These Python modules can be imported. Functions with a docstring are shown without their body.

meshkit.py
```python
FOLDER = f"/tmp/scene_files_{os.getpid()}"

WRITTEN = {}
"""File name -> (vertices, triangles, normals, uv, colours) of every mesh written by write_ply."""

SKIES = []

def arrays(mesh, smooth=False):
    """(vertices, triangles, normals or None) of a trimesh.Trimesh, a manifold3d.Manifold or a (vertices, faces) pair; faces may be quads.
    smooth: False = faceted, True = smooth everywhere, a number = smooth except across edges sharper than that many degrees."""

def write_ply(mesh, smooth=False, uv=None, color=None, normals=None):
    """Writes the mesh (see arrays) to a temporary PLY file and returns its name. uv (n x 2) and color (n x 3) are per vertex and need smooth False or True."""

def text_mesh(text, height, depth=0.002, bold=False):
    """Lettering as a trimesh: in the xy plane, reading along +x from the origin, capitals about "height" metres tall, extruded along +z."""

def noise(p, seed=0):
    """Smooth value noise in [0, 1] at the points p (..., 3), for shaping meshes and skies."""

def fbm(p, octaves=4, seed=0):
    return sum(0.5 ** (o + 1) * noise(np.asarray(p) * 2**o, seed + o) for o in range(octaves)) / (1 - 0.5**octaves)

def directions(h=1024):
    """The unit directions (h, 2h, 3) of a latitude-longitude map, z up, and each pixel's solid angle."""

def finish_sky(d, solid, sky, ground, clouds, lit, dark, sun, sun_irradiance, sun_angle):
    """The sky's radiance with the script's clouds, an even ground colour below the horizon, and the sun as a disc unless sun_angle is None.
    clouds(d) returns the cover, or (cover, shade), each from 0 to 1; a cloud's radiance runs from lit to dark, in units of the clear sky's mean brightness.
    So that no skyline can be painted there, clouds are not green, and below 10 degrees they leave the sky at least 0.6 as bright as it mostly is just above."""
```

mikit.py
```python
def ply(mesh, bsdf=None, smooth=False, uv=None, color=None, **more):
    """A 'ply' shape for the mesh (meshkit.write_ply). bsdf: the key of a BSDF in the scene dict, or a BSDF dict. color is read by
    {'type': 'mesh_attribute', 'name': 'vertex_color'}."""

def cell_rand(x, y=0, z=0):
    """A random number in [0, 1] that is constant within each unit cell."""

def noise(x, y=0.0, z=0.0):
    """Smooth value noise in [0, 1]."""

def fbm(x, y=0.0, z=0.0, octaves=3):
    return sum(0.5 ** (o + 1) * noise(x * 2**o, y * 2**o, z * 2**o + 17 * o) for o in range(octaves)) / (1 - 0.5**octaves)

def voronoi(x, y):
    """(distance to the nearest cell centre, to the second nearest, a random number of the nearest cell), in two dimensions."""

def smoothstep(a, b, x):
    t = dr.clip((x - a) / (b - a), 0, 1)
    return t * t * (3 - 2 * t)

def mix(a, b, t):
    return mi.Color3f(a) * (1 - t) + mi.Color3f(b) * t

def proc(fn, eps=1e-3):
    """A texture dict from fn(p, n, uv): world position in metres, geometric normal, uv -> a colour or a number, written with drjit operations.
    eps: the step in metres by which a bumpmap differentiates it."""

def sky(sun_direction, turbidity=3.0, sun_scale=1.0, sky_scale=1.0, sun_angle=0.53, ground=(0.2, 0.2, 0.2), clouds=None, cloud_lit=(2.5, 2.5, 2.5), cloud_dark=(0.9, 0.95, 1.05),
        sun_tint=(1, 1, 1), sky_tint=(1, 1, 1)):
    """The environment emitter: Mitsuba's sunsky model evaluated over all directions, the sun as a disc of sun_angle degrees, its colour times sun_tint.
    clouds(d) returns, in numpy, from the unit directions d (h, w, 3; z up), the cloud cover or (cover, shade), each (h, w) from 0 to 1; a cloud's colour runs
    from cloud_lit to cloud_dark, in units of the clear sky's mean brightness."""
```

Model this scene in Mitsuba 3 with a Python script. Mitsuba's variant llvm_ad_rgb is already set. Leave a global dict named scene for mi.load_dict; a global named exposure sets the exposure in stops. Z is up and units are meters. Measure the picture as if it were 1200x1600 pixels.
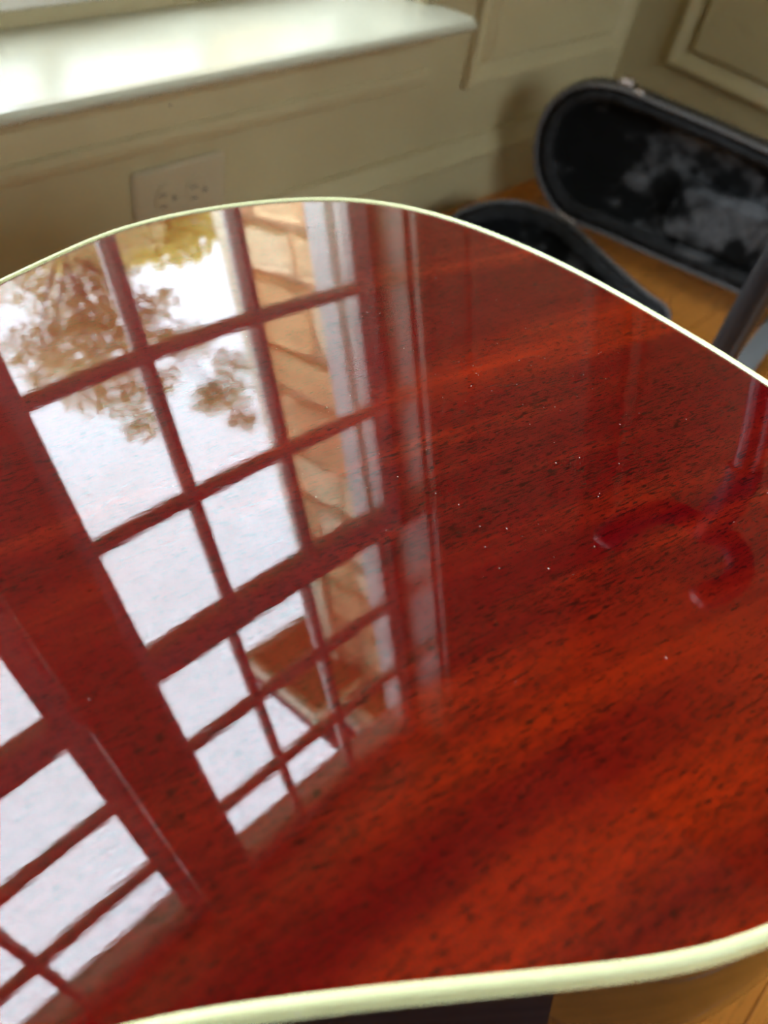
import math, random
import numpy as np, trimesh, mitsuba as mi, drjit as dr
import mikit, meshkit
from mikit import noise, fbm, smoothstep, mix, cell_rand
from scipy.interpolate import splprep, splev

rng = np.random.default_rng(7)
random.seed(7)
T = mi.ScalarTransform4f
scene, labels = {}, {}

# ------------------------------------------------------------------ camera, sky, exposure
EYE = np.array([-0.4037, -0.6967, 0.5852])
YAW, PITCH, ROLL, FPX = 0.9342, 0.8371, -0.2182, 1257.03
fw = np.array([math.sin(YAW) * math.cos(PITCH), math.cos(YAW) * math.cos(PITCH), -math.sin(PITCH)])
_r = np.cross(fw, [0, 0, 1]); _r /= np.linalg.norm(_r); _d = np.cross(fw, _r)
right = math.cos(ROLL) * _r + math.sin(ROLL) * _d
down = -math.sin(ROLL) * _r + math.cos(ROLL) * _d
scene['camera'] = {
    'type': 'thinlens', 'fov': math.degrees(2 * math.atan(600 / FPX)), 'fov_axis': 'x',
    'aperture_radius': 0.0017, 'focus_distance': 0.31, 'near_clip': 0.02, 'far_clip': 200.0,
    'to_world': T().look_at(origin=EYE.tolist(), target=(EYE + fw).tolist(), up=(-down).tolist()),
}


def clouds(d):
    """An overcast sky, three times as bright overhead as at the horizon, with a few thin places."""
    n = meshkit.fbm(d * [2.2, 2.2, 4.5] + 3.0, 4, 5)
    cover = np.clip(0.90 + 0.5 * (n - 0.42), 0, 1)
    return cover, np.clip((1 - d[..., 2]) + 0.7 * (n - 0.5), 0, 1)


scene['sky'] = mikit.sky([-0.5, -0.6, 0.62], turbidity=4.0, sun_scale=0.0, sky_scale=1.0, ground=(0.16, 0.16, 0.12),
                         clouds=clouds, cloud_lit=(1.62, 1.84, 1.98), cloud_dark=(0.62, 0.71, 0.77))
exposure = 6.9

# ------------------------------------------------------------------ helpers


def add(key, mesh, bsdf, smooth=False, **more):
    base, k = key, 1
    while key in scene:
        key = f'{base}_{k:03d}'; k += 1
    scene[key] = mesh if isinstance(mesh, dict) else mikit.ply(mesh, bsdf, smooth=smooth, **more)
    return key


def lab(key, label=None, category=None, group=None, kind=None):
    labels[key] = {k: v for k, v in dict(label=label, category=category, group=group, kind=kind).items() if v}
    return key


def box(x0, x1, y0, y1, z0, z1, bev=0.0):
    """A box whose twelve edges are chamfered by bev."""
    if bev <= 0:
        m = trimesh.creation.box(extents=[x1 - x0, y1 - y0, z1 - z0])
    else:
        e = np.array([x1 - x0, y1 - y0, z1 - z0]) / 2
        pts = []
        for s in np.ndindex(2, 2, 2):
            sg = np.array(s) * 2 - 1
            for ax in range(3):
                q = e - bev; q = q.copy(); q[ax] = e[ax]
                pts.append(sg * q)
        m = trimesh.Trimesh(pts).convex_hull
    m.apply_translation([(x0 + x1) / 2, (y0 + y1) / 2, (z0 + z1) / 2])
    return m


def cat(*ms):
    return trimesh.util.concatenate([trimesh.Trimesh(np.array(m.vertices), np.array(m.faces), process=False) for m in ms])


def extrude(profile, p0, p1, ax_u, ax_v, cap=True):
    """Closed 2-D profile (u, v) swept straight from p0 to p1."""
    pr = np.asarray(profile, float); n = len(pr)
    ax_u, ax_v, p0, p1 = (np.asarray(q, float) for q in (ax_u, ax_v, p0, p1))
    ring = pr[:, :1] * ax_u + pr[:, 1:] * ax_v
    v = np.vstack([ring + p0, ring + p1])
    i = np.arange(n); j = (i + 1) % n
    f = np.vstack([np.c_[i, j, j + n], np.c_[i, j + n, i + n]])
    if cap:
        import shapely
        from trimesh.creation import triangulate_polygon
        vv, ff = triangulate_polygon(shapely.Polygon(pr), engine='earcut')
        idx = np.array([np.argmin(((pr - q) ** 2).sum(1)) for q in vv])
        f = np.vstack([f, idx[ff], idx[ff][:, ::-1] + n])
    m = trimesh.Trimesh(v, f, process=False); m.fix_normals()
    return m


def tube(path, radii, sides=16, closed=False, cap=True):
    p = np.asarray(path, float)
    r = np.broadcast_to(np.asarray(radii, float), (len(p),))
    t = np.gradient(p, axis=0) if not closed else np.roll(p, -1, 0) - np.roll(p, 1, 0)
    t /= np.linalg.norm(t, axis=1, keepdims=True)
    a = np.cross(t[0], [0.3, 0.2, 1.0] if abs(t[0][2]) < 0.9 else [1.0, 0.1, 0]); a /= np.linalg.norm(a)
    A = []
    for k in range(len(p)):
        a = a - t[k] * (a @ t[k]); a /= np.linalg.norm(a); A.append(a)
    A = np.array(A); B = np.cross(t, A)
    g = np.arange(sides) * 2 * np.pi / sides
    v = p[:, None] + r[:, None, None] * (np.cos(g)[None, :, None] * A[:, None] + np.sin(g)[None, :, None] * B[:, None])
    v = v.reshape(-1, 3); f = []
    m = len(p)
    for k in range(m if closed else m - 1):
        k2 = (k + 1) % m
        i = np.arange(sides); j = (i + 1) % sides
        f += [np.c_[k * sides + i, k * sides + j, k2 * sides + j], np.c_[k * sides + i, k2 * sides + j, k2 * sides + i]]
    f = np.vstack(f)
    if cap and not closed:
        v = np.vstack([v, p[:1], p[-1:]]); i = np.arange(sides); j = (i + 1) % sides; c0, c1 = len(v) - 2, len(v) - 1
        f = np.vstack([f, np.c_[j, i, i * 0 + c0], np.c_[(m - 1) * sides + i, (m - 1) * sides + j, i * 0 + c1]])
    return trimesh.Trimesh(v, f, process=False)


def sweep_ring(rings, closed_profile=True):
    """rings: (n profile points, m outline points, 3): quads between them, around the closed outline."""
    R = np.asarray(rings); n, m = R.shape[:2]
    f = []
    for k in range(n if closed_profile else n - 1):
        k2 = (k + 1) % n; i = np.arange(m); j = (i + 1) % m
        f += [np.c_[k * m + i, k * m + j, k2 * m + j], np.c_[k * m + i, k2 * m + j, k2 * m + i]]
    return trimesh.Trimesh(R.reshape(-1, 3), np.vstack(f), process=False)


def spline(pts, n, closed=False, s=0.0):
    p = np.asarray(pts, float)
    if closed:
        p = np.vstack([p, p[:1]])
    tck, _ = splprep(p.T, s=s, per=closed, k=min(3, len(p) - 1))
    return np.array(splev(np.linspace(0, 1, n, endpoint=not closed), tck)).T


# ------------------------------------------------------------------ materials


def mat(name, color, rough=0.5, spec=0.5, **more):
    c = color if isinstance(color, dict) else {'type': 'rgb', 'value': list(color)}
    scene[name] = {'type': 'twosided', 'b': {'type': 'principled', 'base_color': c, 'roughness': rough, 'specular': spec, **more}}
    return name


def paint_fn(c0, c1):
    def fn(p, n, uv):
        return mix(c0, c1, fbm(p.x * 9, p.y * 9, p.z * 9, octaves=3))
    return fn


WALL = mat('paint_wall', mikit.proc(paint_fn((0.375, 0.314, 0.174), (0.41, 0.347, 0.195))), 0.38, 0.5)
TRIM = mat('paint_trim', mikit.proc(paint_fn((0.385, 0.325, 0.182), (0.42, 0.356, 0.205))), 0.30, 0.5)
SILL_LIT = 'paint_sill_lit'
scene[SILL_LIT] = {'type': 'twosided', 'b': {'type': 'roughplastic', 'alpha': 0.11, 'int_ior': 1.5, 'nonlinear': True, 'diffuse_reflectance': mikit.proc(paint_fn((0.61, 0.60, 0.50), (0.64, 0.63, 0.53)))}}  # the cream trim paint, its colour lightened for window light on the sill
CEIL = mat('paint_ceiling', (0.70, 0.68, 0.62), 0.8, 0.2)
SASH = mat('paint_sash', (0.66, 0.63, 0.56), 0.3, 0.5)
EXTW = mat('paint_exterior_white', (0.80, 0.80, 0.78), 0.5, 0.4)
scene['window_glass'] = {'type': 'thindielectric', 'int_ior': 1.5}
PLATE = mat('outlet_plastic', (0.40, 0.335, 0.215), 0.3, 0.5)
SLOT = mat('outlet_slot', (0.16, 0.13, 0.09), 0.7, 0.2)
STEEL = {'type': 'roughconductor', 'material': 'Cr', 'alpha': 0.25}
scene['steel'] = {'type': 'twosided', 'b': STEEL}


def oak(tone):
    def fn(p, n, uv):
        g = fbm(p.x * 9 + tone * 13, p.y * 160, p.z * 30, octaves=3)
        big = fbm(p.x * 2.0 + tone * 31, p.y * 30 + tone * 7, 0, octaves=2)
        pore = smoothstep(0.66, 0.80, noise(p.x * 45 + tone * 5, p.y * 900, 0))
        c = mix((0.38, 0.128, 0.020), (0.58, 0.225, 0.042), 0.3 + 0.25 * g + 0.30 * big)
        return c * (0.82 + 0.1 * tone) * (1 - 0.20 * pore)
    return fn


OAK = [mat(f'oak_floor_{i}', mikit.proc(oak(float(i))), 0.22, 0.5) for i in range(3)]
SUBFLOOR = mat('subfloor_dark', (0.10, 0.05, 0.02), 0.8, 0.2)

# ------------------------------------------------------------------ the room shell
XR, XL, YB, ZC = 0.8966, -2.70, -3.20, 2.45     # right wall, left wall, rear wall, ceiling
WT = 0.16                                       # window-wall thickness
W1 = (-0.185, 0.330); W2 = (-1.1565, -0.360)    # glass of the two windows
ST = 0.05                                       # stile width
Z_SILL, Z_HEAD = 0.2917, 1.925
open1 = (W1[0] - ST, W1[1] + ST); open2 = (W2[0] - ST, W2[1] + ST)
wall = cat(box(XL - 0.1, open2[0], 0, WT, 0, ZC), box(open2[1], open1[0], 0, WT, Z_SILL - 0.03, Z_HEAD), box(open1[1], XR + 0.1, 0, WT, 0, ZC),
           box(open2[0], open1[1], 0, WT, 0, Z_SILL - 0.03), box(open2[0], open1[1], 0, WT, Z_HEAD, ZC))
lab(add('wall_front', wall, WALL), 'cream painted wall with the windows in it', kind='structure')
lab(add('wall_right', box(XR, XR + 0.1, YB - 0.1, WT, 0, ZC), WALL), 'cream painted wall on the right behind the black case', kind='structure')
# rear wall has an unseen window opening, added to fill the room with light
RW = (-1.3, 0.25, 1.1, 2.2)
wr = cat(box(XL - 0.1, RW[0], YB - 0.1, YB, 0, ZC), box(RW[1], XR + 0.1, YB - 0.1, YB, 0, ZC), box(RW[0], RW[1], YB - 0.1, YB, 0, RW[2]), box(RW[0], RW[1], YB - 0.1, YB, RW[3], ZC))
lab(add('wall_rear', wr, WALL), 'cream painted wall at the back of the room', kind='structure')
lab(add('wall_left', box(XL - 0.1, XL, YB - 0.1, WT, 0, ZC), WALL), 'cream painted wall on the left', kind='structure')
lab(add('ceiling', box(XL - 0.1, XR + 0.1, YB - 0.1, WT, ZC, ZC + 0.1), CEIL), 'plain off-white ceiling', kind='structure')
lab(add('floor', box(XL - 0.1, XR + 0.1, YB - 0.1, 0.0, -0.06, -0.014), SUBFLOOR), 'oak strip floor', kind='structure')
PW = 0.057
plank_ply = {}
row, y = 0, 0.0
while y > YB:
    x = XL - rng.uniform(0, 0.9)
    while x < XR:
        L = float(rng.choice([1.5, 1.8, 2.2]))
        a, b = max(x, XL), min(x + L, XR)
        if b - a > 0.03:
            m = box(a + 0.0004, b - 0.0004, y - PW + 0.0004, y - 0.0004, -0.014, 0.0, 0.0009)
            add('floor__plank', m, OAK[int(rng.integers(3))])
        x += L
    y -= PW

# frame and glass of the added rear window
lab('window_3', 'unseen window added in the back wall as fill light', kind='structure')
add('window_3__frame', cat(box(RW[0], RW[0] + 0.05, YB - 0.08, YB - 0.03, RW[2], RW[3]), box(RW[1] - 0.05, RW[1], YB - 0.08, YB - 0.03, RW[2], RW[3]),
                           box(RW[0] + 0.05, RW[1] - 0.05, YB - 0.08, YB - 0.03, RW[2], RW[2] + 0.05), box(RW[0] + 0.05, RW[1] - 0.05, YB - 0.08, YB - 0.03, RW[3] - 0.05, RW[3])), SASH)
add('window_3__pane', trimesh.Trimesh([[RW[0] + .05, YB - .055, RW[2] + .05], [RW[1] - .05, YB - .055, RW[2] + .05], [RW[1] - .05, YB - .055, RW[3] - .05], [RW[0] + .05, YB - .055, RW[3] - .05]], [[0, 1, 2], [0, 2, 3]], process=False), 'window_glass')


# windows of the front wall: double-hung, three panes wide and three high in each sash
def muntin(length, vertical):
    pr = [(-0.011, -0.004), (-0.006, -0.014), (0.006, -0.014), (0.011, -0.004), (0.011, 0.004), (0.008, 0.012), (-0.008, 0.012), (-0.011, 0.004)]
    if vertical:
        return extrude(pr, [0, 0, 0], [0, 0, length], [1, 0, 0], [0, 1, 0])
    return extrude(pr, [0, 0, 0], [length, 0, 0], [0, 0, 1], [0, 1, 0])


H = 0.2393
ROWS = {'lower_sash': ([0.6127, 0.6127 + H], 0.338, 0.6127 + 2 * H - .011, 0.083), 'upper_sash': ([1.3966, 1.3966 + H], 1.3966 - H + .011, 1.3966 + 2 * H - .011, 0.120)}


def window(name, gx, cols, label):
    lab(name, label, kind='structure')
    x0, x1 = gx[0] - ST, gx[1] + ST
    frame = cat(box(x0 - 0.001, x0 + 0.012, 0.0, WT, Z_SILL, Z_HEAD), box(x1 - 0.012, x1 + 0.001, 0.0, WT, Z_SILL, Z_HEAD), box(x0, x1, 0.0, WT, Z_HEAD - 0.012, Z_HEAD + 0.001), box(x0, x1, 0.066, WT + 0.02, Z_SILL - 0.03, Z_SILL + 0.012))
    add(f'{name}__frame', frame, TRIM)
    ext = cat(box(x0 - 0.06, gx[0] - 0.022, 0.142, 0.19, Z_SILL - 0.02, Z_HEAD + 0.04, 0.002), box(gx[1] + 0.022, x1 + 0.06, 0.142, 0.19, Z_SILL - 0.02, Z_HEAD + 0.04, 0.002), box(gx[0] - 0.022, gx[1] + 0.022, 0.142, 0.19, Z_HEAD - 0.04, Z_HEAD + 0.04, 0.002))
    add(f'{name}__exterior_casing', ext, EXTW)
    for sash, (rows, gz0, gz1, yc) in ROWS.items():
        z0 = Z_SILL + 0.012 if sash == 'lower_sash' else gz0 - 0.035
        z1 = 1.143 if sash == 'lower_sash' else gz1 + 0.049
        y0, y1 = yc - 0.018, yc + 0.017
        a, b = x0 + 0.012, x1 - 0.012
        add(f'{name}__{sash}', cat(box(a, gx[0], y0, y1, z0, z1, 0.003), box(gx[1], b, y0, y1, z0, z1, 0.003), box(gx[0] - .001, gx[1] + .001, y0, y1, z0, gz0, 0.003), box(gx[0] - .001, gx[1] + .001, y0, y1, gz1, z1, 0.003)), SASH)
        for c in cols:
            m = muntin(gz1 - gz0, True); m.apply_translation([c, yc, gz0]); add(f'{name}__{sash}__muntin', m, SASH)
        for r in rows:
            m = muntin(gx[1] - gx[0], False); m.apply_translation([gx[0], yc, r]); add(f'{name}__{sash}__muntin', m, SASH)
        xs = [gx[0], *cols, gx[1]]; zs = [gz0, *rows, gz1]
        for i in range(3):
            for j in range(3):
                m = trimesh.Trimesh([[xs[i], yc, zs[j]], [xs[i + 1], yc, zs[j]], [xs[i + 1], yc, zs[j + 1]], [xs[i], yc, zs[j + 1]]], [[0, 1, 2], [0, 2, 3]], process=False)
                add(f'{name}__{sash}__pane', m, 'window_glass')


window('window_1', W1, [-0.0235, -0.0235 + 0.1727], 'sash window of small panes reflected in the middle of the guitar back')
window('window_2', W2, [-0.6255 - 0.2655, -0.6255], 'wider sash window reflected at the lower left of the guitar back')

# stool (inside sill) with a rounded nose and a mitred right end, apron under it
nose = [(0.066, 0.0), (-0.070, 0.0), (-0.0765, -0.0015), (-0.0800, -0.0045), (-0.0805, -0.0070), (-0.0780, -0.0105), (-0.072, -0.0125), (0.066, -0.0125)]
stool = extrude(nose, [-1.30, 0, Z_SILL], [0.409, 0, Z_SILL], [0, 1, 0], [0, 0, 1])
v = np.array(stool.vertices)
rt = v[:, 0] > 0.3
v[rt, 0] = np.minimum(0.409, 0.409 - 0.030 * np.clip((v[rt, 1] + 0.075) / 0.075, 0, 1.0))
v[rt & (v[:, 1] < -0.0715), 0] = 0.404
stool = trimesh.Trimesh(v, stool.faces, process=False)
lab(add('trim_1', stool, SILL_LIT), 'deep glossy cream window sill, lightened in colour for the window light', kind='structure')
ap = [(0.0, 0.0800), (-0.050, 0.0800), (-0.048, 0.0725), (-0.038, 0.066), (-0.028, 0.0620), (-0.021, 0.054), (-0.0165, 0.046), (-0.0165, 0.021), (-0.020, 0.019), (-0.0215, 0.012), (-0.0205, 0.006), (-0.016, 0.0), (0.0, 0.0)]
lab(add('trim_2', extrude(ap, [-1.28, 0, 0.1985], [0.408, 0, 0.1985], [0, 1, 0], [0, 0, 1]), TRIM), 'moulded cream apron board under the window sill', kind='structure')
m = trimesh.creation.icosphere(2, 0.0014); m.apply_scale([1, 0.5, 1]); m.apply_translation([0.0395, -0.0185, 0.2405]); add('trim_2__nail_hole', m, SLOT)
# interior casings
cas = [(0.0, 0.0), (0.0, -0.016), (0.004, -0.020), (0.010, -0.018), (0.013, -0.013), (0.022, -0.013), (0.027, -0.020), (0.031, -0.020), (0.033, -0.014), (0.033, 0.0)]
lab(add('trim_3', extrude(cas, [open1[1] - 0.004, 0, Z_SILL], [open1[1] - 0.004, 0, Z_HEAD + 0.06], [1, 0, 0], [0, 1, 0]), TRIM), 'moulded cream casing at the right of the window', kind='structure')
add('trim_3__head_casing', box(open2[0] - 0.03, open1[1] + 0.03, -0.018, 0, Z_HEAD - 0.003, Z_HEAD + 0.06, 0.003), TRIM)
# baseboards with a moulded cap
bb = [(0.0, 0.0), (-0.0125, 0.0), (-0.0125, 0.068), (-0.0155, 0.072), (-0.0165, 0.078), (-0.012, 0.084), (-0.0095, 0.092), (-0.006, 0.098), (-0.005, 0.104), (0.0, 0.104)]
lab(add('baseboard_front', extrude(bb, [XL, 0, 0], [XR - 0.0001, 0, 0], [0, 1, 0], [0, 0, 1]), TRIM, smooth=25), 'tall cream baseboard with a moulded cap under the window', kind='structure')
lab(add('baseboard_right', extrude(bb, [XR, YB, 0], [XR, -0.0001, 0], [1, 0, 0], [0, 0, 1]), TRIM, smooth=25), 'tall cream baseboard along the right wall', kind='structure')


# raised wall panels framed by a bolection moulding
def panel(key, u0, u1, z0, z1, to3):
    pr = [(0.0, 0.0), (0.0, 0.010), (0.0015, 0.0125), (0.005, 0.0135), (0.010, 0.0125), (0.018, 0.0075), (0.026, 0.0035), (0.0285, 0.0025), (0.0285, 0.0)]
    loops = [[(u0 + o, z0 + o * .9, h), (u1 - o, z0 + o * .9, h), (u1 - o, z1 - o, h), (u0 + o, z1 - o, h)] for o, h in pr]
    R = np.array([[to3(*q) for q in L] for L in loops])
    m = sweep_ring(R, closed_profile=False); m.fix_normals()
    add(key + '__panel_moulding', m, TRIM)
    q = []
    for o, h in ((0.028, 0.0), (0.028, 0.003), (0.036, 0.0125)):
        q += [to3(u, z, h) for u, z in ((u0 + o, z0 + o * .9), (u1 - o, z0 + o * .9), (u1 - o, z1 - o), (u0 + o, z1 - o))]
    q = np.array(q)
    add(key + '__panel', trimesh.Trimesh(q).convex_hull, WALL)


panel('wall_front', 0.4985, 0.862, 0.1760, 1.95, lambda u, z, h: (u, -h, z))
panel('wall_right', 0.083, 0.93, 0.1790, 1.95, lambda u, z, h: (XR - h, -u, z))
panel('wall_right', 1.03, 1.95, 0.1790, 1.95, lambda u, z, h: (XR - h, -u, z))

# electrical outlet, mounted sideways just above the baseboard
lab('electrical_outlet', 'cream duplex power outlet with a rectangular cover plate, under the window sill', 'outlet')
add('electrical_outlet__cover_plate', box(0.0, 0.114, -0.0055, 0, 0.1055, 0.1750, 0.0035), PLATE)
for cx in (0.038, 0.076):
    c = trimesh.creation.cylinder(0.0165, 0.0025, sections=40)
    c.apply_transform(trimesh.transformations.rotation_matrix(np.pi / 2, [1, 0, 0])); c.apply_scale([0.86, 1, 1]); c.apply_translation([cx, -0.0063, 0.1405])
    k = add('electrical_outlet__receptacle', c, PLATE)
    for dz, w in ((0.0062, 0.0085), (-0.0062, 0.0075)):
        add(k + '__slot', box(cx - 0.0095, cx - 0.0095 + w, -0.0079, -0.0070, 0.1405 + dz - 0.0012, 0.1405 + dz + 0.0012), SLOT)
    g = trimesh.creation.cylinder(0.0028, 0.001, sections=20); g.apply_transform(trimesh.transformations.rotation_matrix(np.pi / 2, [1, 0, 0])); g.apply_translation([cx + 0.0078, -0.0075, 0.1405])
    add(k + '__ground_hole', g, SLOT)
s = trimesh.creation.icosphere(2, 0.003); s.apply_scale([1, 0.35, 1]); s.apply_translation([0.057, -0.0056, 0.1405]); add('electrical_outlet__screw', s, PLATE, smooth=True)

# ------------------------------------------------------------------ the guitar (face down, its back up)

P0 = np.array([-0.272707, -0.609028, 0.388515])
GA = np.array([0.976162, -0.213235, 0.04048])
GB = np.array([0.21684, 0.96621, -0.139349])
GN = np.array([-0.009398, 0.144804, 0.989416])
KH = [-0.167978, -0.062705, -0.087608, 0.087379, -0.075435, 0.191869, 0.036221]
BC = 0.074                                       # the body's centre line
DEPTH = 0.082


def arch(A, B):
    B = B - 0.066
    return KH[0] * A * A + KH[1] * A * B + KH[2] * B * B + KH[3] * A ** 3 + KH[4] * A * A * B + KH[5] * A * B * B + KH[6] * B ** 3


def arch_grad(A, B):
    B = B - 0.066
    return 2 * KH[0] * A + KH[1] * B + 3 * KH[3] * A * A + 2 * KH[4] * A * B + KH[5] * B * B, KH[1] * A + 2 * KH[2] * B + KH[4] * A * A + 2 * KH[5] * A * B + 3 * KH[6] * B * B


def gp(A, B, h):
    A, B, h = np.broadcast_arrays(A, B, h)
    return P0 + A[..., None] * GA + B[..., None] * GB + h[..., None] * GN


half = [(.199, .0), (.198, .045), (.195, .077), (.187, .117), (.171, .158), (.146, .187), (.112, .2035), (.07, .2105), (.03, .210), (.0, .2035), (-.03, .1905), (-.06, .1755), (-.09, .161),
        (-.12, .149), (-.15, .143), (-.18, .143), (-.215, .148), (-.25, .148), (-.28, .135), (-.30, .105), (-.309, .055), (-.310, .0)]
loop = [(a, BC + h) for a, h in half] + [(a, BC - h) for a, h in half[-2:0:-1]]
OUTL = spline(loop, 480, closed=True)
tg = np.roll(OUTL, -1, 0) - np.roll(OUTL, 1, 0); tg /= np.linalg.norm(tg, axis=1, keepdims=True)
ON = np.c_[tg[:, 1], -tg[:, 0]]
if ((OUTL - [0, BC]) * ON).sum() < 0:
    ON = -ON


def offset(o, h, flat=False):
    q = OUTL + ON * o
    return gp(q[:, 0], q[:, 1], (0 if flat else arch(OUTL[:, 0], OUTL[:, 1])) + h)


def mahogany(p, n, uv):
    q = mi.Vector3f(p) - mi.Vector3f(*P0.tolist())
    A = dr.dot(q, mi.Vector3f(*GA.tolist())); B = dr.dot(q, mi.Vector3f(*GB.tolist()))
    warp = 0.010 * (noise(A * 7, B * 7, 3.0) - 0.5)
    Bw = B + warp
    band = fbm(A * 2.6 + 7, Bw * 36, 1.5, octaves=3)
    streak = fbm(A * 11, Bw * 330, 4.5, octaves=3)
    mott = fbm(A * 45, B * 110, 9.0, octaves=2)
    lean = smoothstep(0.42, 0.78, 0.78 * band + 0.14 * streak + 0.08 * mott + 0.9 * (0.0 - B) + 0.4 * A)
    c = mix((0.195, 0.0022, 0.0044), (0.430, 0.0300, 0.0040), lean)
    c = c * (0.84 + 0.32 * streak)
    dens = fbm(A * 10 + 3, Bw * 55, 2.0, octaves=2)
    n1 = noise(A * 520 + 9 * noise(B * 1500), B * 4600, 1.0)
    n2 = noise(A * 330 + 40, B * 3400 + 12 * noise(A * 20, B * 20), 6.0)
    pore = dr.maximum(smoothstep(0.86 - 0.28 * dens, 0.95 - 0.22 * dens, n1), 0.95 * smoothstep(0.93 - 0.32 * dens, 1.0 - 0.24 * dens, n2))
    return mix(c, mi.Color3f(0.034, 0.003, 0.003), 0.92 * pore)


def ripple(p, n, uv):
    q = mi.Vector3f(p) - mi.Vector3f(*P0.tolist())
    A = dr.dot(q, mi.Vector3f(*GA.tolist())); B = dr.dot(q, mi.Vector3f(*GB.tolist()))
    return noise(A * 260, B * 900, 2.0) + 0.6 * noise(A * 120 + 5, B * 420, 7.0)


scene['guitar_back_wood'] = {'type': 'bumpmap', 'arbitrary': mikit.proc(ripple, 2e-4), 'scale': 1.6e-6,
                             'b': {'type': 'plastic', 'diffuse_reflectance': mikit.proc(mahogany), 'int_ior': 1.52, 'nonlinear': True}}


def side_wood(p, n, uv):
    g = fbm(p.x * 30, p.y * 30, p.z * 260, octaves=3)
    return mix((0.040, 0.012, 0.004), (0.085, 0.028, 0.009), g)


scene['guitar_side_wood'] = {'type': 'twosided', 'b': {'type': 'plastic', 'diffuse_reflectance': mikit.proc(side_wood), 'int_ior': 1.52, 'nonlinear': True}}
BIND = mat('binding_cream', (0.68, 0.71, 0.39), 0.34, 0.4)
SPRUCE = mat('guitar_top_wood', (0.62, 0.42, 0.20), 0.2, 0.5)
NECKW = mat('guitar_neck_wood', (0.16, 0.03, 0.012), 0.2, 0.5)
EBONY = mat('guitar_fingerboard_wood', (0.03, 0.022, 0.018), 0.4, 0.4)
NICKEL = 'steel'

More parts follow.
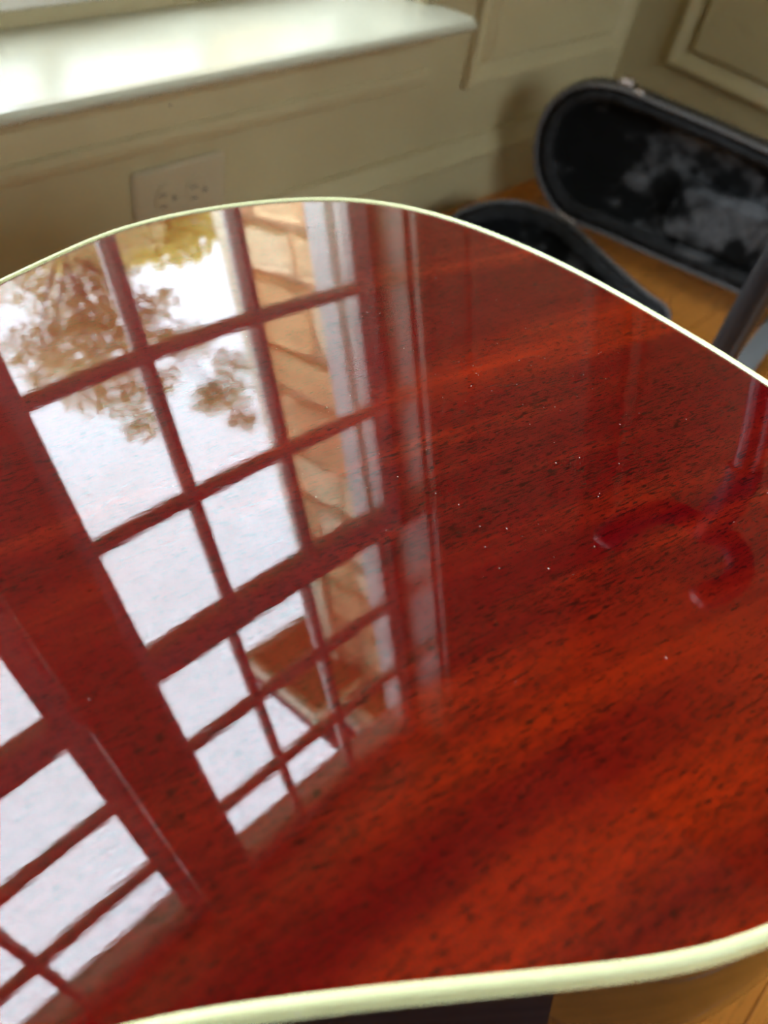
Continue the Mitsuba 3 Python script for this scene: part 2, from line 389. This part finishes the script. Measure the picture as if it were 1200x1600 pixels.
lab('acoustic_guitar', 'glossy cherry-red acoustic guitar lying face down with cream binding round its back', 'guitar')
nr = 90
S = np.linspace(0, 1, nr) ** 0.8
q = np.array([0, BC]) + S[1:, None, None] * (OUTL - ON * 0.0012 - [0, BC])[None]
A = np.r_[[0.0], q[..., 0].ravel()]; B = np.r_[[BC], q[..., 1].ravel()]
V = gp(A, B, arch(A, B))
m_ = len(OUTL); i = np.arange(m_); j = (i + 1) % m_
F = [np.c_[i * 0, 1 + i, 1 + j]]
for k in range(nr - 2):
    o1, o2 = 1 + k * m_, 1 + (k + 1) * m_
    F += [np.c_[o1 + i, o2 + i, o2 + j], np.c_[o1 + i, o2 + j, o1 + j]]
F = np.vstack(F)
ga, gb = arch_grad(A, B)
NRM = GN - ga[:, None] * GA - gb[:, None] * GB; NRM /= np.linalg.norm(NRM, axis=1, keepdims=True)
if np.cross(V[F[0, 1]] - V[F[0, 0]], V[F[0, 2]] - V[F[0, 0]]) @ GN < 0:
    F = F[:, ::-1]
UV = np.c_[A, B]
path = meshkit.write_ply((V, F), False, UV, None, normals=NRM)
scene['acoustic_guitar__back'] = {'type': 'ply', 'filename': path, 'face_normals': False, 'bsdf': {'type': 'ref', 'id': 'guitar_back_wood'}}
lab('acoustic_guitar__back', 'mirror-glossy red mahogany back')
# specks of dust on the lacquer
dq = np.random.default_rng(12)
dm = []
for k in range(150):
    ca, cb, sp = [(.075, .055, .045), (.03, .02, .05), (.11, .06, .03), (.05, .10, .09), (-.02, .06, .09)][k % 5]
    a_, b_ = ca + sp * dq.normal(), cb + sp * dq.normal()
    if abs(b_ - BC) < .17 and -.12 < a_ < .17:
        e = trimesh.creation.icosphere(0, 1.0); vv = np.array(e.vertices) * dq.uniform(.00010, .00026) * [1, dq.uniform(.6, 1.6), .5]
        a_, b_ = a_ + vv[:, 0], b_ + vv[:, 1]
        dm.append(trimesh.Trimesh(gp(a_, b_, arch(a_, b_) + vv[:, 2]), e.faces, process=False))
DUST = mat('dust', (0.62, 0.55, 0.52), 0.9, 0.2)
lab(add('acoustic_guitar__dust', cat(*dm), DUST), 'fine specks of dust', kind='stuff')
bprof = [(-.0014, -.0006), (-.0012, .0004), (-.0006, .0011), (.0004, .0013), (.0012, .0009), (.0017, .0002), (.0019, -.0010), (.0019, -.0052), (.0014, -.0060), (-.0014, -.0060)]
m = sweep_ring([offset(o, h) for o, h in bprof]); m.fix_normals()
lab(add('acoustic_guitar__binding', m, BIND, smooth=50), 'cream binding round the back')
m = sweep_ring([offset(o, h) for o, h in [(.0012, -.0058), (.0012, -.03), (.0012, -.06)]] + [offset(.0012 - (h < -DEPTH + .001) * .001, h, True) for h in (-DEPTH + .003, -DEPTH + .0006)] +
               [offset(-.003, -DEPTH + .0006, True), offset(-.003, -.0058)]); m.fix_normals()
lab(add('acoustic_guitar__sides', m, 'guitar_side_wood', smooth=40), 'glossy brown wooden sides')
tp = np.vstack([gp(np.array([0.0]), np.array([BC]), np.array([-DEPTH + .001])), offset(-.0014, -DEPTH + .001, True)])
add('acoustic_guitar__top', trimesh.Trimesh(tp, np.c_[i * 0, 1 + j, 1 + i], process=False), SPRUCE)
# neck, heel, fingerboard and headstock run on to the left, outside the picture
ts = np.linspace(0, 1, 24)
g = np.linspace(0, np.pi, 15)
rings = []
for t in ts:
    a_ = -0.300 - 0.36 * t
    w, d_ = 0.028 - 0.006 * t, 0.024 - 0.003 * t + 0.048 * max(0, 1 - t * 9) ** 1.5
    top = -DEPTH + 0.004
    rings.append([gp(a_, BC + w * math.cos(x), top + d_ * math.sin(x)) for x in g])
R = np.array(rings); nv = R.shape[1]
f = []
for k in range(len(ts) - 1):
    for x in range(nv):
        x2 = (x + 1) % nv
        f += [[k * nv + x, (k + 1) * nv + x, (k + 1) * nv + x2], [k * nv + x, (k + 1) * nv + x2, k * nv + x2]]
for k, sgn in ((0, 1), (len(ts) - 1, -1)):
    for x in range(1, nv - 1):
        f.append([k * nv, k * nv + x, k * nv + x + 1][::sgn])
m = trimesh.Trimesh(R.reshape(-1, 3), f, process=False); m.fix_normals()
add('acoustic_guitar__neck', m, NECKW, smooth=45)


def gbox(a0, a1, b0, b1, h0, h1, bev=0.0):
    m = box(a0, a1, b0, b1, h0, h1, bev); v = np.array(m.vertices)
    m = trimesh.Trimesh(gp(v[:, 0], v[:, 1], v[:, 2]), m.faces, process=False); m.fix_normals()
    return m


add('acoustic_guitar__fingerboard', gbox(-.66, -.18, BC - .026, BC + .026, -DEPTH - .006, -DEPTH + .0005, .001), EBONY)
hs = np.array([[-.655, -.024], [-.675, -.034], [-.80, -.039], [-.83, -.026], [-.838, 0], [-.83, .026], [-.80, .039], [-.675, .034], [-.655, .024]])
hv = np.vstack([gp(hs[:, 0], BC + hs[:, 1], np.full(9, z)) for z in (-DEPTH + .003, -DEPTH + .018)])
add('acoustic_guitar__headstock', trimesh.Trimesh(hv).convex_hull, NECKW)
for sx in (-1, 1):
    for a_ in (-.70, -.735, -.77):
        m = tube(gp(np.array([a_, a_]), np.array([BC + sx * .034, BC + sx * .060]), np.array([-DEPTH + .013] * 2)), [.003, .003], 10)
        k = add('acoustic_guitar__tuning_peg', m, NICKEL)
        e = trimesh.creation.icosphere(2, 1.0); vv = np.array(e.vertices) * [.009, .011, .004]
        add(k + '__button', trimesh.Trimesh(gp(a_ + vv[:, 0], BC + sx * .066 + vv[:, 1], -DEPTH + .013 + vv[:, 2]), e.faces, process=False), BIND, smooth=True)

# ------------------------------------------------------------------ added dark bench: carries the guitar, darkens its side by reflection
NAVY = mat('navy_cloth', mikit.proc(lambda p, n, uv: mix((0.022, 0.022, 0.033), (0.042, 0.042, 0.058), fbm(p.x * 120, p.y * 120, p.z * 120, octaves=2))), 0.9, 0.2, sheen=0.3)
LEGW = mat('dark_leg_wood', (0.03, 0.018, 0.012), 0.4, 0.4)
lab('added_bench', 'made-up low navy bench under the guitar body, mirrored dark in its side', 'bench')
BA = (-.42, -.024); BB = (-.235, .26)
cu = box(BA[0], BA[1], BB[0], BB[1], 0, 1, 0.03)
cu = cu.subdivide().subdivide()
v = np.array(cu.vertices)
low = 0.13
wv = []
for a_, b_, t in v:
    top = gp(a_, b_, -DEPTH - .0075)
    bot = np.array([*gp(a_, b_, -DEPTH)[:2], low])
    e = min(1.0, min(a_ - BA[0], BA[1] - a_, b_ - BB[0], BB[1] - b_) / .03)
    wv.append(bot + (top - bot) * t)
cu = trimesh.Trimesh(np.array(wv), cu.faces, process=False); cu.fix_normals()
add('added_bench__cushion', cu, NAVY, smooth=35)
lo = gp(np.array([BA[0], BA[1], BA[1], BA[0]]), np.array([BB[0], BB[0], BB[1], BB[1]]), np.full(4, -DEPTH))[:, :2]
cen = lo.mean(0); lo = cen + (lo - cen) * 0.97
add('added_bench__frame', trimesh.Trimesh(np.vstack([np.c_[lo, np.full(4, .09)], np.c_[lo, np.full(4, .131)]])).convex_hull, LEGW)
for c_ in cen + (lo - cen) * 0.88:
    add('added_bench__leg', tube([[*c_, 0.0], [*c_, .0902]], [.012, .017], 16), LEGW, smooth=40)

# ------------------------------------------------------------------ guitar stand with a yoke, right of the guitar
RUB = mat('black_foam', (0.012, 0.012, 0.013), 0.55, 0.4)
BLK = mat('black_enamel', (0.014, 0.014, 0.016), 0.28, 0.5)
GREY = mat('grey_enamel', (0.16, 0.17, 0.18), 0.35, 0.5)
CAP = mat('cap_plastic', (0.45, 0.42, 0.44), 0.25, 0.5)
lab('guitar_stand', 'black tubular guitar stand with a foam yoke, in front of the open case', 'guitar stand')
PX, PY = 0.205, -0.548
post = spline([[PX, PY, .03], [PX, PY, .2], [PX, PY, .4], [PX - .001, PY - .003, .52], [PX - .003, PY - .006, .575], [PX - .004, PY - .003, .625]], 26)
lab(add('guitar_stand__post', tube(post, .0118, 24), BLK, smooth=40), 'black upright post')
J = np.array([.200, -.533, .694])
add('guitar_stand__yoke_hub', tube(spline([[PX - .004, PY - .005, .600], [PX - .005, PY - .001, .640], [.200, -.540, .675], J + [0, .001, .006]], 12), [.0148] * 10 + [.0135, .011], 24), RUB, smooth=40)
arm1 = spline([J, [.198, -.515, .684], [.190, -.502, .680], [.172, -.482, .686], [.150, -.472, .697], [.131, -.467, .709]], 26)
arm2 = spline([J, [.201, -.550, .692], [.198, -.569, .703], [.178, -.578, .720], [.158, -.572, .727], [.140, -.564, .732]], 26)
for arm in (arm1, arm2):
    k = add('guitar_stand__yoke_arm', tube(arm, .0125, 20), RUB, smooth=40)
    d_ = arm[-1] - arm[-2]; d_ /= np.linalg.norm(d_)
    add(k + '__end_cap', tube([arm[-1] - d_ * .001, arm[-1] + d_ * .003, arm[-1] + d_ * .0045], [.0085, .0085, .005], 16), CAP, smooth=40)
add('guitar_stand__base_collar', tube([[PX, PY, .002], [PX, PY, .012], [PX, PY, .045], [PX, PY, .055]], [.03, .034, .024, .016], 28), RUB, smooth=40)
for az in (81, 201, 321):
    u = np.array([math.sin(math.radians(az)), math.cos(math.radians(az)), 0]); w = np.array([-u[1], u[0], 0])
    L = 0.56 if az == 81 else 0.26
    c0 = np.array([PX, PY, 0.0]) + u * .02; c1 = np.array([PX, PY, 0.0]) + u * L
    pts = [c + s_ * w * hw + [0, 0, z] for c, hw in ((c0, .016), (c1, .012)) for s_ in (-1, 1) for z in (.0015, .016)]
    lab(add('guitar_stand__leg', trimesh.Trimesh(np.array(pts)).convex_hull, GREY), 'flat grey leg')

# ------------------------------------------------------------------ the open guitar case in the corner
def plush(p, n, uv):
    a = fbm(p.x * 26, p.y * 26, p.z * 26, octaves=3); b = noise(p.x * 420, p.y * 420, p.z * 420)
    t = smoothstep(0.52, 0.80, a + 0.22 * smoothstep(-0.10, -0.36, p.y) - 0.14 * smoothstep(0.12, 0.22, p.z) - 0.08)  # lit patches painted into the nap, to the right and low down
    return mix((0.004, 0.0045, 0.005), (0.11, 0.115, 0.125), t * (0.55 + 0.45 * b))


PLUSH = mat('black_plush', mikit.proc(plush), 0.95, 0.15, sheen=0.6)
VINYL = mat('black_vinyl', mikit.proc(lambda p, n, uv: mix((0.006, 0.0062, 0.0066), (0.014, 0.014, 0.015), noise(p.x * 300, p.y * 300, p.z * 300))), 0.42, 0.5)
LIP = mat('grey_plush', mikit.proc(lambda p, n, uv: mix((0.010, 0.0105, 0.011), (0.030, 0.031, 0.033), fbm(p.x * 150, p.y * 150, p.z * 150, octaves=2))), 0.95, 0.1, sheen=0.4)
RIM = mat('grey_case_rim', (0.10, 0.10, 0.105), 0.28, 0.5)
lab('guitar_case', 'open black guitar case with black plush lining, half of it upright', 'guitar case')


def tray(name, outline, to3, depth, wall_t=0.011, lumps=0.006, seed=3, lip=.014):
    """An open shell. outline: closed (n, 2); to3(u, v, h): h = 0 at the rim, h > 0 towards the back of the shell."""
    O = np.asarray(outline, float); n_ = len(O)
    t_ = np.roll(O, -1, 0) - np.roll(O, 1, 0); t_ /= np.linalg.norm(t_, axis=1, keepdims=True)
    N_ = np.c_[t_[:, 1], -t_[:, 0]]
    c_ = O.mean(0)
    area = 0.5 * (O[:, 0] * np.roll(O[:, 1], -1) - np.roll(O[:, 0], -1) * O[:, 1]).sum()
    if area < 0:
        N_ = -N_
    ring = lambda o, h: np.array([to3(q_[0], q_[1], h) for q_ in O + N_ * o])
    shell = [ring(o, h) for o, h in [(-.0095, .004), (-.009, .001), (-.003, .0005), (0, .004), (.0, .25 * depth), (-.001, depth - .02), (-.006, depth - .006), (-.02, depth)]]
    m = sweep_ring(shell, False); vv = np.vstack([m.vertices, [to3(*c_, depth)]]); b0 = (len(shell) - 1) * n_; a1 = np.arange(n_)
    m = trimesh.Trimesh(vv, np.vstack([m.faces, np.c_[b0 + a1, b0 + (a1 + 1) % n_, a1 * 0 + len(vv) - 1]]), process=False); m.fix_normals()
    add(name, m, VINYL, smooth=35)
    rp = [(-.002, .004), (-.0015, .0), (-.0025, -.0022), (-.0045, -.003), (-.0065, -.0022), (-.0075, .0), (-.0075, .004)]
    m = sweep_ring([ring(o, h) for o, h in rp]); m.fix_normals(); lab(add(name + '__rim', m, RIM, smooth=35), 'grey rim')
    lp = [(-wall_t, .006), (-wall_t - .001, .001), (-wall_t - .006, -.001), (-wall_t - lip * .6, .001), (-wall_t - lip, .006), (-wall_t - lip, .014), (-wall_t, .014)]
    m = sweep_ring([ring(o, h) for o, h in lp])
    mv = np.array(m.vertices); mv += (meshkit.fbm(mv * 90, 2, seed + 4)[:, None] - .5) * .004
    m = trimesh.Trimesh(mv, m.faces, process=False); m.fix_normals(); lab(add(name + '__lip', m, LIP, smooth=60), 'grey padded lip')
    lin = [(-wall_t, .002), (-wall_t - .005, .004), (-wall_t - .008, .012), (-wall_t - .007, .3 * depth), (-wall_t - .010, depth - .028), (-wall_t - .022, depth - .013)]
    rings_ = [ring(o, h) for o, h in lin]
    last = O + N_ * (-wall_t - .022)
    for s_ in (.75, .5, .25):
        rings_.append(np.array([to3(*(c_ + (q_ - c_) * s_), depth - .012) for q_ in last]))
    m = sweep_ring(rings_, False); vv = np.vstack([m.vertices, [to3(*c_, depth - .012)]]); b0 = (len(rings_) - 1) * n_
    m = trimesh.Trimesh(vv, np.vstack([m.faces, np.c_[b0 + a1, b0 + (a1 + 1) % n_, a1 * 0 + len(vv) - 1]]), process=False)
    nv_ = trimesh.Trimesh(m.vertices, m.faces, process=False).vertex_normals
    k_ = (meshkit.fbm(np.array(m.vertices) * 42, 3, seed) - 0.5)[:, None] * lumps * 2
    k_[:2 * n_] *= 0.15
    m = trimesh.Trimesh(np.array(m.vertices) + nv_ * k_, m.faces, process=False); m.fix_normals()
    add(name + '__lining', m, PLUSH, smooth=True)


# upright half: plane through (0.591, -0.166) along (0.232, -0.973)
C0 = np.array([0.591, -0.166]); CT = np.array([0.232, -0.973]); CN = np.array([0.973, 0.232])
sta = [(-.082, .135), (-.080, .165), (-.066, .194), (-.040, .216), (-.005, .2275), (.06, .2285), (.14, .226), (.22, .222), (.30, .224), (.37, .234), (.42, .225), (.45, .19), (.458, .135),
       (.45, .085), (.42, .050), (.37, .040), (.30, .040), (.20, .040), (.11, .040), (.03, .040), (-.015, .043), (-.050, .066), (-.073, .097)]
up3 = lambda u, v_, h: np.array([C0[0] + CT[0] * u + CN[0] * h, C0[1] + CT[1] * u + CN[1] * h, v_])
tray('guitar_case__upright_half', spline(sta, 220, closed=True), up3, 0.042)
# neck-rest block with a padded pocket inside it
def case_pad(u0, u1, v0, v1, h0, h1, key, bev=.012):
    m = box(u0, u1, v0, v1, h0, h1, bev).subdivide().subdivide().subdivide()
    v_ = np.array(m.vertices); v_ = v_ + (meshkit.fbm(v_ * 60, 2, 11)[:, None] - .5) * .006
    m = trimesh.Trimesh(np.array([up3(*q_) for q_ in v_]), m.faces, process=False); m.fix_normals()
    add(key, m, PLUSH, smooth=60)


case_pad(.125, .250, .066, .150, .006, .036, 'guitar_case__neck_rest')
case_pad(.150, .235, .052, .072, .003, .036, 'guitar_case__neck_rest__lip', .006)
# draw latch on the rim and its catch plate
def case_box(u0, u1, v0, v1, h0, h1, bev):
    m = box(u0, u1, v0, v1, h0, h1, bev); m = trimesh.Trimesh(np.array([up3(*q_) for q_ in np.array(m.vertices)]), m.faces, process=False); m.fix_normals(); return m


lab(add('guitar_case__latch', cat(case_box(.004, .024, .2265, .2325, .004, .026, .0015), case_box(.006, .022, .231, .2355, .006, .020, .0015)), NICKEL), 'chrome latch')
add('guitar_case__latch_plate', case_box(.028, .042, .2255, .2305, -.002, .012, .0015), NICKEL)
# half lying on the floor, its opening facing up
fl = [(.570, -.184), (.566, -.142), (.545, -.104), (.506, -.084), (.456, -.079), (.408, -.092), (.378, -.125), (.368, -.170), (.362, -.225), (.352, -.290), (.343, -.345), (.350, -.385), (.385, -.405),
      (.440, -.410), (.488, -.405), (.512, -.386), (.517, -.362), (.527, -.320), (.540, -.278), (.557, -.228)]
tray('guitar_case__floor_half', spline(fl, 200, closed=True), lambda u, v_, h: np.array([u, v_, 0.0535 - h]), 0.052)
add('guitar_case__hinge', cat(box(.5722, .600, -.185, -.150, .044, .0465, .0008), tube([[.583, -.186, .048], [.588, -.149, .048]], .003, 10)), NICKEL)

# ------------------------------------------------------------------ outside: lawn, a stone wing of the house, trees
LAWN = mat('lawn_grass', mikit.proc(lambda p, n, uv: mix((0.05, 0.065, 0.018), (0.12, 0.13, 0.045), fbm(p.x * 3, p.y * 3, 0, octaves=3))), 0.95, 0.1)
lab(add('lawn', box(-30, 40, WT + .02, 60, -.72, -.70), LAWN), 'lawn outside the window', kind='structure')
ST_COL = [(0.80, 0.55, 0.31), (0.74, 0.45, 0.22), (0.86, 0.66, 0.42), (0.66, 0.38, 0.19), (0.84, 0.60, 0.40)]


def stone(c, s_):
    def fn(p, n, uv):
        g_ = fbm(p.x * 14 + s_, p.y * 14, p.z * 14, octaves=3)
        return mi.Color3f(*c) * (0.72 + 0.5 * g_)
    return fn


STONES = [mat(f'field_stone_{k}', mikit.proc(stone(c, 3.0 * k)), 0.85, 0.2) for k, c in enumerate(ST_COL)]
MORTAR = mat('mortar', (0.50, 0.33, 0.19), 0.9, 0.1)
SOFFIT = mat('soffit_wood', (0.55, 0.30, 0.14), 0.6, 0.3)
CORNER = mat('corner_board_paint', (0.80, 0.70, 0.50), 0.5, 0.3)
ROOF = mat('roof_slate', (0.12, 0.11, 0.11), 0.8, 0.2)
lab('house_wing', 'stone wing of the house with cream corner board and eave, seen mirrored in the guitar', 'building')
WX, WY1, WZ = 2.0, 2.97, 5.35
add('house_wing__wall', box(WX + .03, 5.0, WT + .02, WY1, -.7, WZ), MORTAR)
srng = np.random.default_rng(21)
z, course = -.7, 0
while z < WZ - .05:
    hgt_ = float(srng.uniform(.34, .62)); z2 = min(z + hgt_, WZ)
    y = 0.55 + float(srng.uniform(0, .3))
    while y < WY1 - .14:
        y2 = min(y + float(srng.uniform(.45, 1.0)), WY1 - .10)
        jit = lambda: float(srng.uniform(-.035, .035))
        pts = np.array([[yy + jit(), zz_ + jit() * .8] for yy, zz_ in ((y + .03, z + .03), ((y + y2) / 2, z + .012), (y2 - .03, z + .03), (y2 - .012, (z + z2) / 2), (y2 - .03, z2 - .03), ((y + y2) / 2, z2 - .012), (y + .03, z2 - .03), (y + .012, (z + z2) / 2))])
        cc = pts.mean(0); pr_ = float(srng.uniform(.0, .02))
        v_ = np.vstack([np.c_[np.full(8, WX + .035), pts], np.c_[np.full(8, WX - pr_ + .03), pts], np.c_[np.full(8, WX - pr_), cc + (pts - cc) * .82]])
        add('house_wing__stone', trimesh.Trimesh(v_).convex_hull, STONES[int(srng.integers(5))])
        y = y2
    z = z2
add('house_wing__corner_board', box(WX - .03, WX + .12, WY1 - .09, WY1 + .03, -.7, WZ, .005), CORNER)
add('house_wing__downspout', tube([[WX - .06, WY1 - .20, -.6], [WX - .06, WY1 - .20, WZ - .1]], .03, 14), CORNER, smooth=40)
add('house_wing__soffit', box(1.47, 5.0, 2.52, 3.40, WZ, WZ + .03), SOFFIT)
add('house_wing__fascia', cat(box(1.41, 1.47, 2.50, 3.44, WZ - .04, WZ + .20, .004), box(1.41, 5.0, 3.40, 3.46, WZ - .04, WZ + .20, .004), box(1.47, WX, 2.46, 2.52, WZ - .04, WZ + .20, .004)), CORNER)
add('house_wing__soffit', box(1.74, 5.0, WT + .02, 2.45, WZ, WZ + .03), SOFFIT)
add('house_wing__fascia', box(1.68, 1.74, WT + .02, 2.45, WZ - .04, WZ + .16, .004), CORNER)
add('house_wing__gutter', tube([[1.64, WT + .1, WZ + .10], [1.64, 2.40, WZ + .10]], .055, 14), EXTW, smooth=40)
rv = np.array([[1.40, .1, WZ + .18], [1.40, 3.46, WZ + .18], [5.2, 3.46, WZ + 2.3], [5.2, .1, WZ + 2.3]])
add('house_wing__roof', trimesh.Trimesh(np.vstack([rv, rv + [0, 0, .12]])).convex_hull, ROOF)

BARK = mat('tree_bark', (0.10, 0.07, 0.05), 0.9, 0.1)


def leafmat(name, c0, c1, tr):
    scene[name] = {'type': 'principledthin', 'base_color': mikit.proc(lambda p, n, uv: mix(c0, c1, noise(p.x * 5, p.y * 5, p.z * 5))), 'roughness': 0.6, 'diff_trans': tr, 'spec_trans': 0.0}
    return name


LEAF1 = leafmat('leaf_brown', (0.58, 0.48, 0.24), (0.74, 0.64, 0.36), 1.0)
LEAF2 = leafmat('leaf_olive', (0.50, 0.42, 0.10), (0.68, 0.57, 0.18), 1.0)


def leaves(centres, radii, n, size, rg):
    P_, F_ = [], []
    for c, r_, k in zip(centres, radii, n):
        for _ in range(k):
            u = rg.normal(size=3); u /= np.linalg.norm(u)
            o = np.array(c) + u * np.array(r_) * rg.uniform(0, 1) ** 0.45
            a_ = rg.normal(size=3); a_ /= np.linalg.norm(a_); b_ = np.cross(a_, rg.normal(size=3)); b_ /= np.linalg.norm(b_)
            s_ = size * rg.uniform(.6, 1.3); k0 = len(P_)
            P_ += [o - a_ * s_, o + b_ * s_ * .45, o + a_ * s_, o - b_ * s_ * .45]; F_ += [[k0, k0 + 1, k0 + 2], [k0, k0 + 2, k0 + 3]]
    return trimesh.Trimesh(np.array(P_), F_, process=False)


def sph(az, el, dist, base=(-.2, -.45, .37)):
    az, el = math.radians(az), math.radians(el)
    return np.array(base) + dist * np.array([math.cos(el) * math.sin(az), math.cos(el) * math.cos(az), math.sin(el)])


def branch(key, a_, b_, r0, r1, rg):
    m_ = (a_ + b_) / 2 + rg.normal(size=3) * .12
    add(key, tube(spline([a_, m_ + (a_ - m_) * .4, m_ + (b_ - m_) * .4, b_], 9), np.linspace(r0, r1, 9), 8), BARK, smooth=True)


# branchy tree: (azimuth, elevation, radius) of the leaf clusters about 7 m away
CL = [(17, 14, .42), (20, 17, .50), (23, 15, .40), (16, 20, .34), (19.5, 21.5, .44), (22.5, 20, .36), (18, 25, .26), (21, 25.5, .36), (24, 25, .26), (21.5, 28.5, .24), (26, 18.5, .26), (27.5, 22, .28), (25.5, 21.5, .2),
      (29.5, 27, .30), (31, 24.5, .24), (28, 27.5, .22), (30.5, 29.5, .20), (15, 22.5, .18), (23, 11, .5), (19.5, 11.5, .5), (26, 12, .35), (20.5, 19, .42), (18, 22, .3)]
lr = np.random.default_rng(5)
lab('autumn_tree', 'tree with thinning brown-green leaves, mirrored at the upper left of the guitar back', 'tree')
tops = [sph(a_, e_, 7.0 + lr.uniform(-.4, .4)) for a_, e_, _ in CL]
base = sph(21, 0, 7.1); base[2] = -.7
fork = sph(21, 12, 7.1)
add('autumn_tree__trunk', tube(spline([base, base + [0.05, 0, .8], fork], 10), np.linspace(.11, .06, 10), 12), BARK, smooth=True)
for t_ in tops[:18]:
    branch('autumn_tree__branch', fork, t_, .016, .004, lr)
lab(add('autumn_tree__foliage', leaves(tops, [(r_, r_, r_ * .8) for *_, r_ in CL], [int(2600 * r_ ** 1.9) + 20 for *_, r_ in CL], .042, lr), LEAF1), kind='stuff')
lab('background_tree', 'dense olive tree further off, mirrored along the far edge of the guitar back', 'tree')
b2 = [sph(a_, e_, 13.0) for a_, e_ in ((15.5, 5), (18, 9.5), (21.5, 11.5), (25, 12), (28.5, 12.5), (31, 9), (27, 7), (22, 6), (18, 3), (30, 4))]
base = sph(24, 0, 13.2); base[2] = -.7
add('background_tree__trunk', tube([base, base + [0, 0, 2.2]], [.16, .12], 12), BARK, smooth=True)
lab(add('background_tree__foliage', leaves(b2, [(.95, .95, .75)] * len(b2), [900] * len(b2), .12, lr), LEAF2), kind='stuff')
